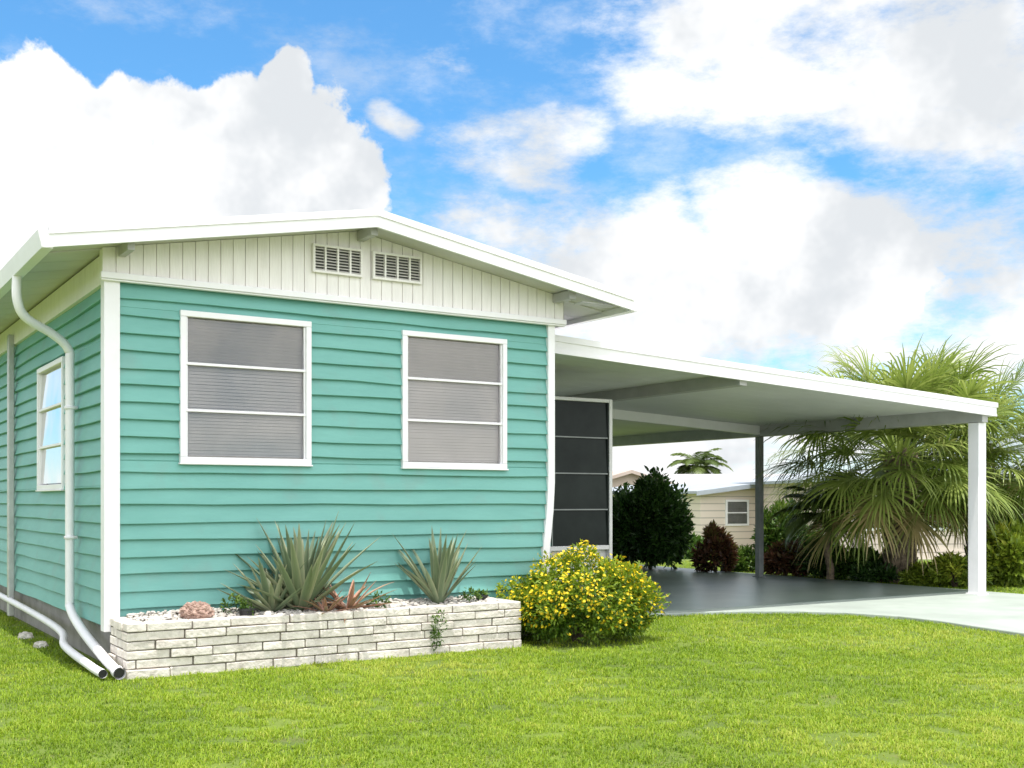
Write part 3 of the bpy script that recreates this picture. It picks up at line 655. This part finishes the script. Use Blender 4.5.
def bg_home(name,label,loc,rz_,w,l,h,rise,wm,rm,wins=(),ov=.35):
    e=empty(name,label,'house',loc,rz_); mb=MB(); mb.prism([(0,0),(w,0),(w,h),(w/2,h+rise),(0,h)],'y',0,l); mb.obj('wall',wm,e)
    mb=MB(); th=.10
    def rr(x): return h+rise-(abs(x-w/2))*rise/(w/2)
    for a,b in ((-ov,w/2),(w/2,w+ov)):
        mb.hexa([(a,-ov,rr(a)+.01),(b,-ov,rr(b)+.01),(b,l+ov,rr(b)+.01),(a,l+ov,rr(a)+.01),(a,-ov,rr(a)+th),(b,-ov,rr(b)+th),(b,l+ov,rr(b)+th),(a,l+ov,rr(a)+th)])
    ro=mb.obj('roof',rm,e)
    mb=MB()
    for a,b in ((-ov-.03,w/2),(w/2,w+ov+.03)):
        mb.hexa([(a,-ov-.03,rr(a)-.05),(b,-ov-.03,rr(b)-.05),(b,-ov-.002,rr(b)-.05),(a,-ov-.002,rr(a)-.05),(a,-ov-.03,rr(a)+th),(b,-ov-.03,rr(b)+th),(b,-ov-.002,rr(b)+th),(a,-ov-.002,rr(a)+th)])
    mb.obj('fascia',rm,ro)
    for (face,a,b,z0,z1) in wins:
        mp=(lambda x,o,z:(x,-o,z)) if face=='f' else (lambda x,o,z:(-o,x,z))
        def bx(mb,x0,x1,o0,o1,za,zb):
            p,q=mp(x0,o0,za),mp(x1,o1,zb); mb.box(tuple(min(p[i],q[i]) for i in range(3)),tuple(max(p[i],q[i]) for i in range(3)))
        mb=MB(); f=.07; bx(mb,a-f,b+f,.002,.05,z0-f,z0); bx(mb,a-f,b+f,.002,.05,z1,z1+f); bx(mb,a-f,a,.002,.049,z0+.001,z1-.001); bx(mb,b,b+f,.002,.049,z0+.001,z1-.001)
        zm=(z0+z1)/2; bx(mb,a+.001,b-.001,.003,.04,zm-.02,zm+.02)
        wn=mb.obj('window',M['white'],e); mb=MB(); bx(mb,a,b,.004,.01,z0,z1); mb.obj('blind',M['greypost'],wn)
        mb=MB(); mb.poly([mp(a,.03,z0),mp(b,.03,z0),mp(b,.03,z1),mp(a,.03,z1)]); mb.obj('glass',M['glass'],wn)
    return e
bg_home('mobile_home','cream lap-sided neighbouring mobile home with pale grey roof',(6.35,38,-.86),.40,5.2,9,2.30,.30,M['lap_beige'],M['roofgrey'],[('f',1.05,1.85,1.25,2.0),('s',1.2,2.2,1.1,2.0)])
bg_home('mobile_home','long low tan neighbouring home with pale roof',(26,54,-.86),math.radians(86),6,23,2.75,.55,M['lap_white'],M['roofpale'],[('s',3,4.2,1.1,2.0),('s',9,10.5,1.1,2.0)])
bg_home('mobile_home','rose-beige neighbouring home with white-framed window beyond the palm',(9.2,32,-.80),.12,5.6,10,2.55,.35,M['lap_pink'],M['roofgrey'],[('f',.7,1.7,1.2,2.1),('f',2.8,3.7,1.2,2.1)])
bg_home('mobile_home','tan neighbouring home with brown roof behind the hedge',(3.2,50,-.86),.25,4.2,10,2.7,.6,M['tan'],M['tan'],[])
shrub('background_tree','rounded green tree behind the neighbouring homes',.33,66,2.6,3.4,M['leaf_mid'],61,4000,.5,.25,50,cat='tree',trunk=True)
shrub('background_tree','dark green tree behind the neighbouring homes',.39,60,2.6,3.6,M['leaf_dark'],62,4000,.5,.25,50,cat='tree',trunk=True)
shrub('background_shrub','green shrub growing near the beige neighbouring home',.160,30,.8,.8,M['leaf_mid'],63,2500,.2,.08,40)
shrub('background_shrub','green shrub growing near the beige neighbouring home',.255,30,.8,1.0,M['leaf_mid'],64,2500,.2,.08,40)
# ------------------------------------------------------------ sky
w=bpy.data.worlds.new('World'); sc.world=w; w.use_nodes=True; nt=w.node_tree; nt.nodes.clear(); lk=nt.links.new
def mth(op,a,b=None,c=None,clamp=False):
    n=nd(nt,'ShaderNodeMath',operation=op); n.use_clamp=clamp
    for i,q in enumerate((a,b,c)):
        if q is None: continue
        if isinstance(q,(int,float)): n.inputs[i].default_value=q
        else: lk(q,n.inputs[i])
    return n.outputs[0]
def sstep(x,a,b):
    n=nd(nt,'ShaderNodeMapRange'); n.interpolation_type='SMOOTHSTEP'; lk(x,n.inputs[0])
    n.inputs[1].default_value=a; n.inputs[2].default_value=b; n.inputs[3].default_value=0; n.inputs[4].default_value=1; return n.outputs[0]
tc=nd(nt,'ShaderNodeTexCoord'); dirv=tc.outputs['Generated']
def noi(scale,detail=8,rough=.6,vec=dirv,loc=(0,0,0),sc3=(1,1,1)):
    mp=nd(nt,'ShaderNodeMapping'); mp.inputs['Location'].default_value=loc; mp.inputs['Scale'].default_value=sc3; lk(vec,mp.inputs[0])
    n=nd(nt,'ShaderNodeTexNoise'); n.inputs['Scale'].default_value=scale; n.inputs['Detail'].default_value=detail; n.inputs['Roughness'].default_value=rough; lk(mp.outputs[0],n.inputs[0]); return n
sx=nd(nt,'ShaderNodeSeparateXYZ'); lk(dirv,sx.inputs[0])
AZ=mth('MULTIPLY',mth('ARCTAN2',sx.outputs[0],sx.outputs[1]),57.2958); ELV=mth('MULTIPLY',mth('ARCSINE',sx.outputs[2]),57.2958)
wn=noi(7,2,.5); ws=nd(nt,'ShaderNodeSeparateColor'); lk(wn.outputs['Color'],ws.inputs[0])
AZw=mth('ADD',AZ,mth('MULTIPLY',mth('SUBTRACT',ws.outputs[0],.5),6.0)); ELw=mth('ADD',ELV,mth('MULTIPLY',mth('SUBTRACT',ws.outputs[1],.5),5.0))
def blob(az,el,ra,re,wt=1,soft=.75):
    dx=mth('DIVIDE',mth('SUBTRACT',AZw,az),ra); dy=mth('DIVIDE',mth('SUBTRACT',ELw,el),re)
    d=mth('SQRT',mth('ADD',mth('MULTIPLY',dx,dx),mth('MULTIPLY',dy,dy)))
    return mth('MULTIPLY',mth('SUBTRACT',1,sstep(d,1-soft*.6,1+soft*.6)),wt)
cum=[(-22,13,7,7.0),(-13.5,14.2,6.8,6.0),(-17.5,16.5,4,4),(-9.3,13,3.6,4.6),(-22,17,3.6,3.2),(-12,18.6,2.0,2.4),(16,11,5,3.4)]
sft=[(-6.4,18.2,1.6,.8,.75),(0,17.3,4.6,2.2,.62),(15,22.5,9.5,4.6,.92),(22,19,7,5.5,.92),(8.5,20.5,5,2.4,.68),(4,11,10,3.4,.88),(-24,24,5,1.2,.5),(-2,22,3,.8,.4),(17,10,8,5.2,.85),(9,9.2,8,4.4,.85),(14,13.2,4.5,2.8,.9),(23,8,6,4.5,.75),(13,2,18,4.0,.8)]
D=None
for b_ in cum:
    o=blob(*b_); D=o if D is None else mth('MAXIMUM',D,o)
S_=None
for b_ in sft:
    o=blob(b_[0],b_[1],b_[2],b_[3],b_[4],1.0); S_=o if S_ is None else mth('MAXIMUM',S_,o)
fb1=noi(15,6,.62,loc=(3,1,0)); fbn=mth('SUBTRACT',fb1.outputs[0],.5)
fb2=noi(8,7,.66,loc=(7,2,5),sc3=(1,1,2.2)); fbs=mth('SUBTRACT',fb2.outputs[0],.5)
hard=sstep(mth('ADD',D,mth('MULTIPLY',fbn,1.7)),.42,.62)
soft=sstep(mth('ADD',S_,mth('MULTIPLY',fbs,2.0)),.22,.86)
thin=mth('MULTIPLY',sstep(fbs,-.06,.25),.45)
gen=noi(2.4,4,.55,loc=(1.7,4.2,.3)); genc=sstep(gen.outputs[0],.33,.47)
inr=mth('MULTIPLY',mth('SUBTRACT',1,sstep(mth('ABSOLUTE',AZ),27,33)),mth('SUBTRACT',1,sstep(ELV,27,32)))
hz=mth('SUBTRACT',1,sstep(ELV,0,7))
cl=mth('MAXIMUM',mth('MAXIMUM',hard,soft),mth('MAXIMUM',thin,mth('MULTIPLY',hz,.75)))
cl=mth('ADD',mth('MULTIPLY',cl,inr),mth('MULTIPLY',genc,mth('SUBTRACT',1,inr)),clamp=True)
sh=noi(6,5,.6,loc=(9,3,2)); shade=sstep(sh.outputs[0],.38,.58)
dotf=mth('SUBTRACT',mth('MULTIPLY',sx.outputs[0],.54),mth('MULTIPLY',sx.outputs[1],.84))
ob=mth('ADD',mth('MULTIPLY',sstep(dotf,-.2,.75),1.35),.15)  # unseen clouds outside the frame brightened as added fill for the front wall
br=mth('ADD',mth('MULTIPLY',shade,.26),mth('MULTIPLY',mth('SUBTRACT',1,inr),ob)); br=mth('ADD',br,.86)
cc=nd(nt,'ShaderNodeMixRGB'); lk(shade,cc.inputs[0]); cc.inputs[1].default_value=(.92,.96,1,1); cc.inputs[2].default_value=(1,1,1,1)
cm=nd(nt,'ShaderNodeVectorMath',operation='SCALE'); lk(cc.outputs[0],cm.inputs[0]); lk(br,cm.inputs['Scale'])
sun_el=math.radians(79.7)
sky=nd(nt,'ShaderNodeTexSky'); sky.sky_type='NISHITA'; sky.sun_disc=False; sky.sun_elevation=sun_el; sky.sun_rotation=math.radians(181); sky.air_density=1.0; sky.dust_density=.4; sky.ozone_density=2.0
tint=nd(nt,'ShaderNodeMixRGB',blend_type='MULTIPLY'); tint.inputs[0].default_value=1; lk(sky.outputs[0],tint.inputs[1]); tint.inputs[2].default_value=(.72,1.30,1.55,1)
bgs=nd(nt,'ShaderNodeBackground'); lk(tint.outputs[0],bgs.inputs[0]); bgs.inputs[1].default_value=.145
bgc=nd(nt,'ShaderNodeBackground'); lk(cm.outputs[0],bgc.inputs[0]); bgc.inputs[1].default_value=1
mx=nd(nt,'ShaderNodeMixShader'); lk(cl,mx.inputs[0]); lk(bgs.outputs[0],mx.inputs[1]); lk(bgc.outputs[0],mx.inputs[2])
wo=nd(nt,'ShaderNodeOutputWorld'); lk(mx.outputs[0],wo.inputs[0])
sv=Vector((-.003,-.18,1)).normalized()
sl=bpy.data.lights.new('sun','SUN'); sl.energy=5.0; sl.angle=math.radians(.5); sl.color=(1,.96,.9)
so=bpy.data.objects.new('sun',sl); sc.collection.objects.link(so); so.rotation_euler=sv.to_track_quat('Z','Y').to_euler(); so.location=(0,0,20)
cam=bpy.data.cameras.new('camera'); cam.sensor_width=36; cam.lens=1128/1024*36; cam.shift_y=(500-384)/1024; cam.clip_end=3000
co=bpy.data.objects.new('camera',cam); sc.collection.objects.link(co); co.location=(0,0,1.2); co.rotation_euler=(math.pi/2,0,0); sc.camera=co
sc.view_settings.view_transform='Standard'; sc.view_settings.look='None'; sc.view_settings.exposure=0
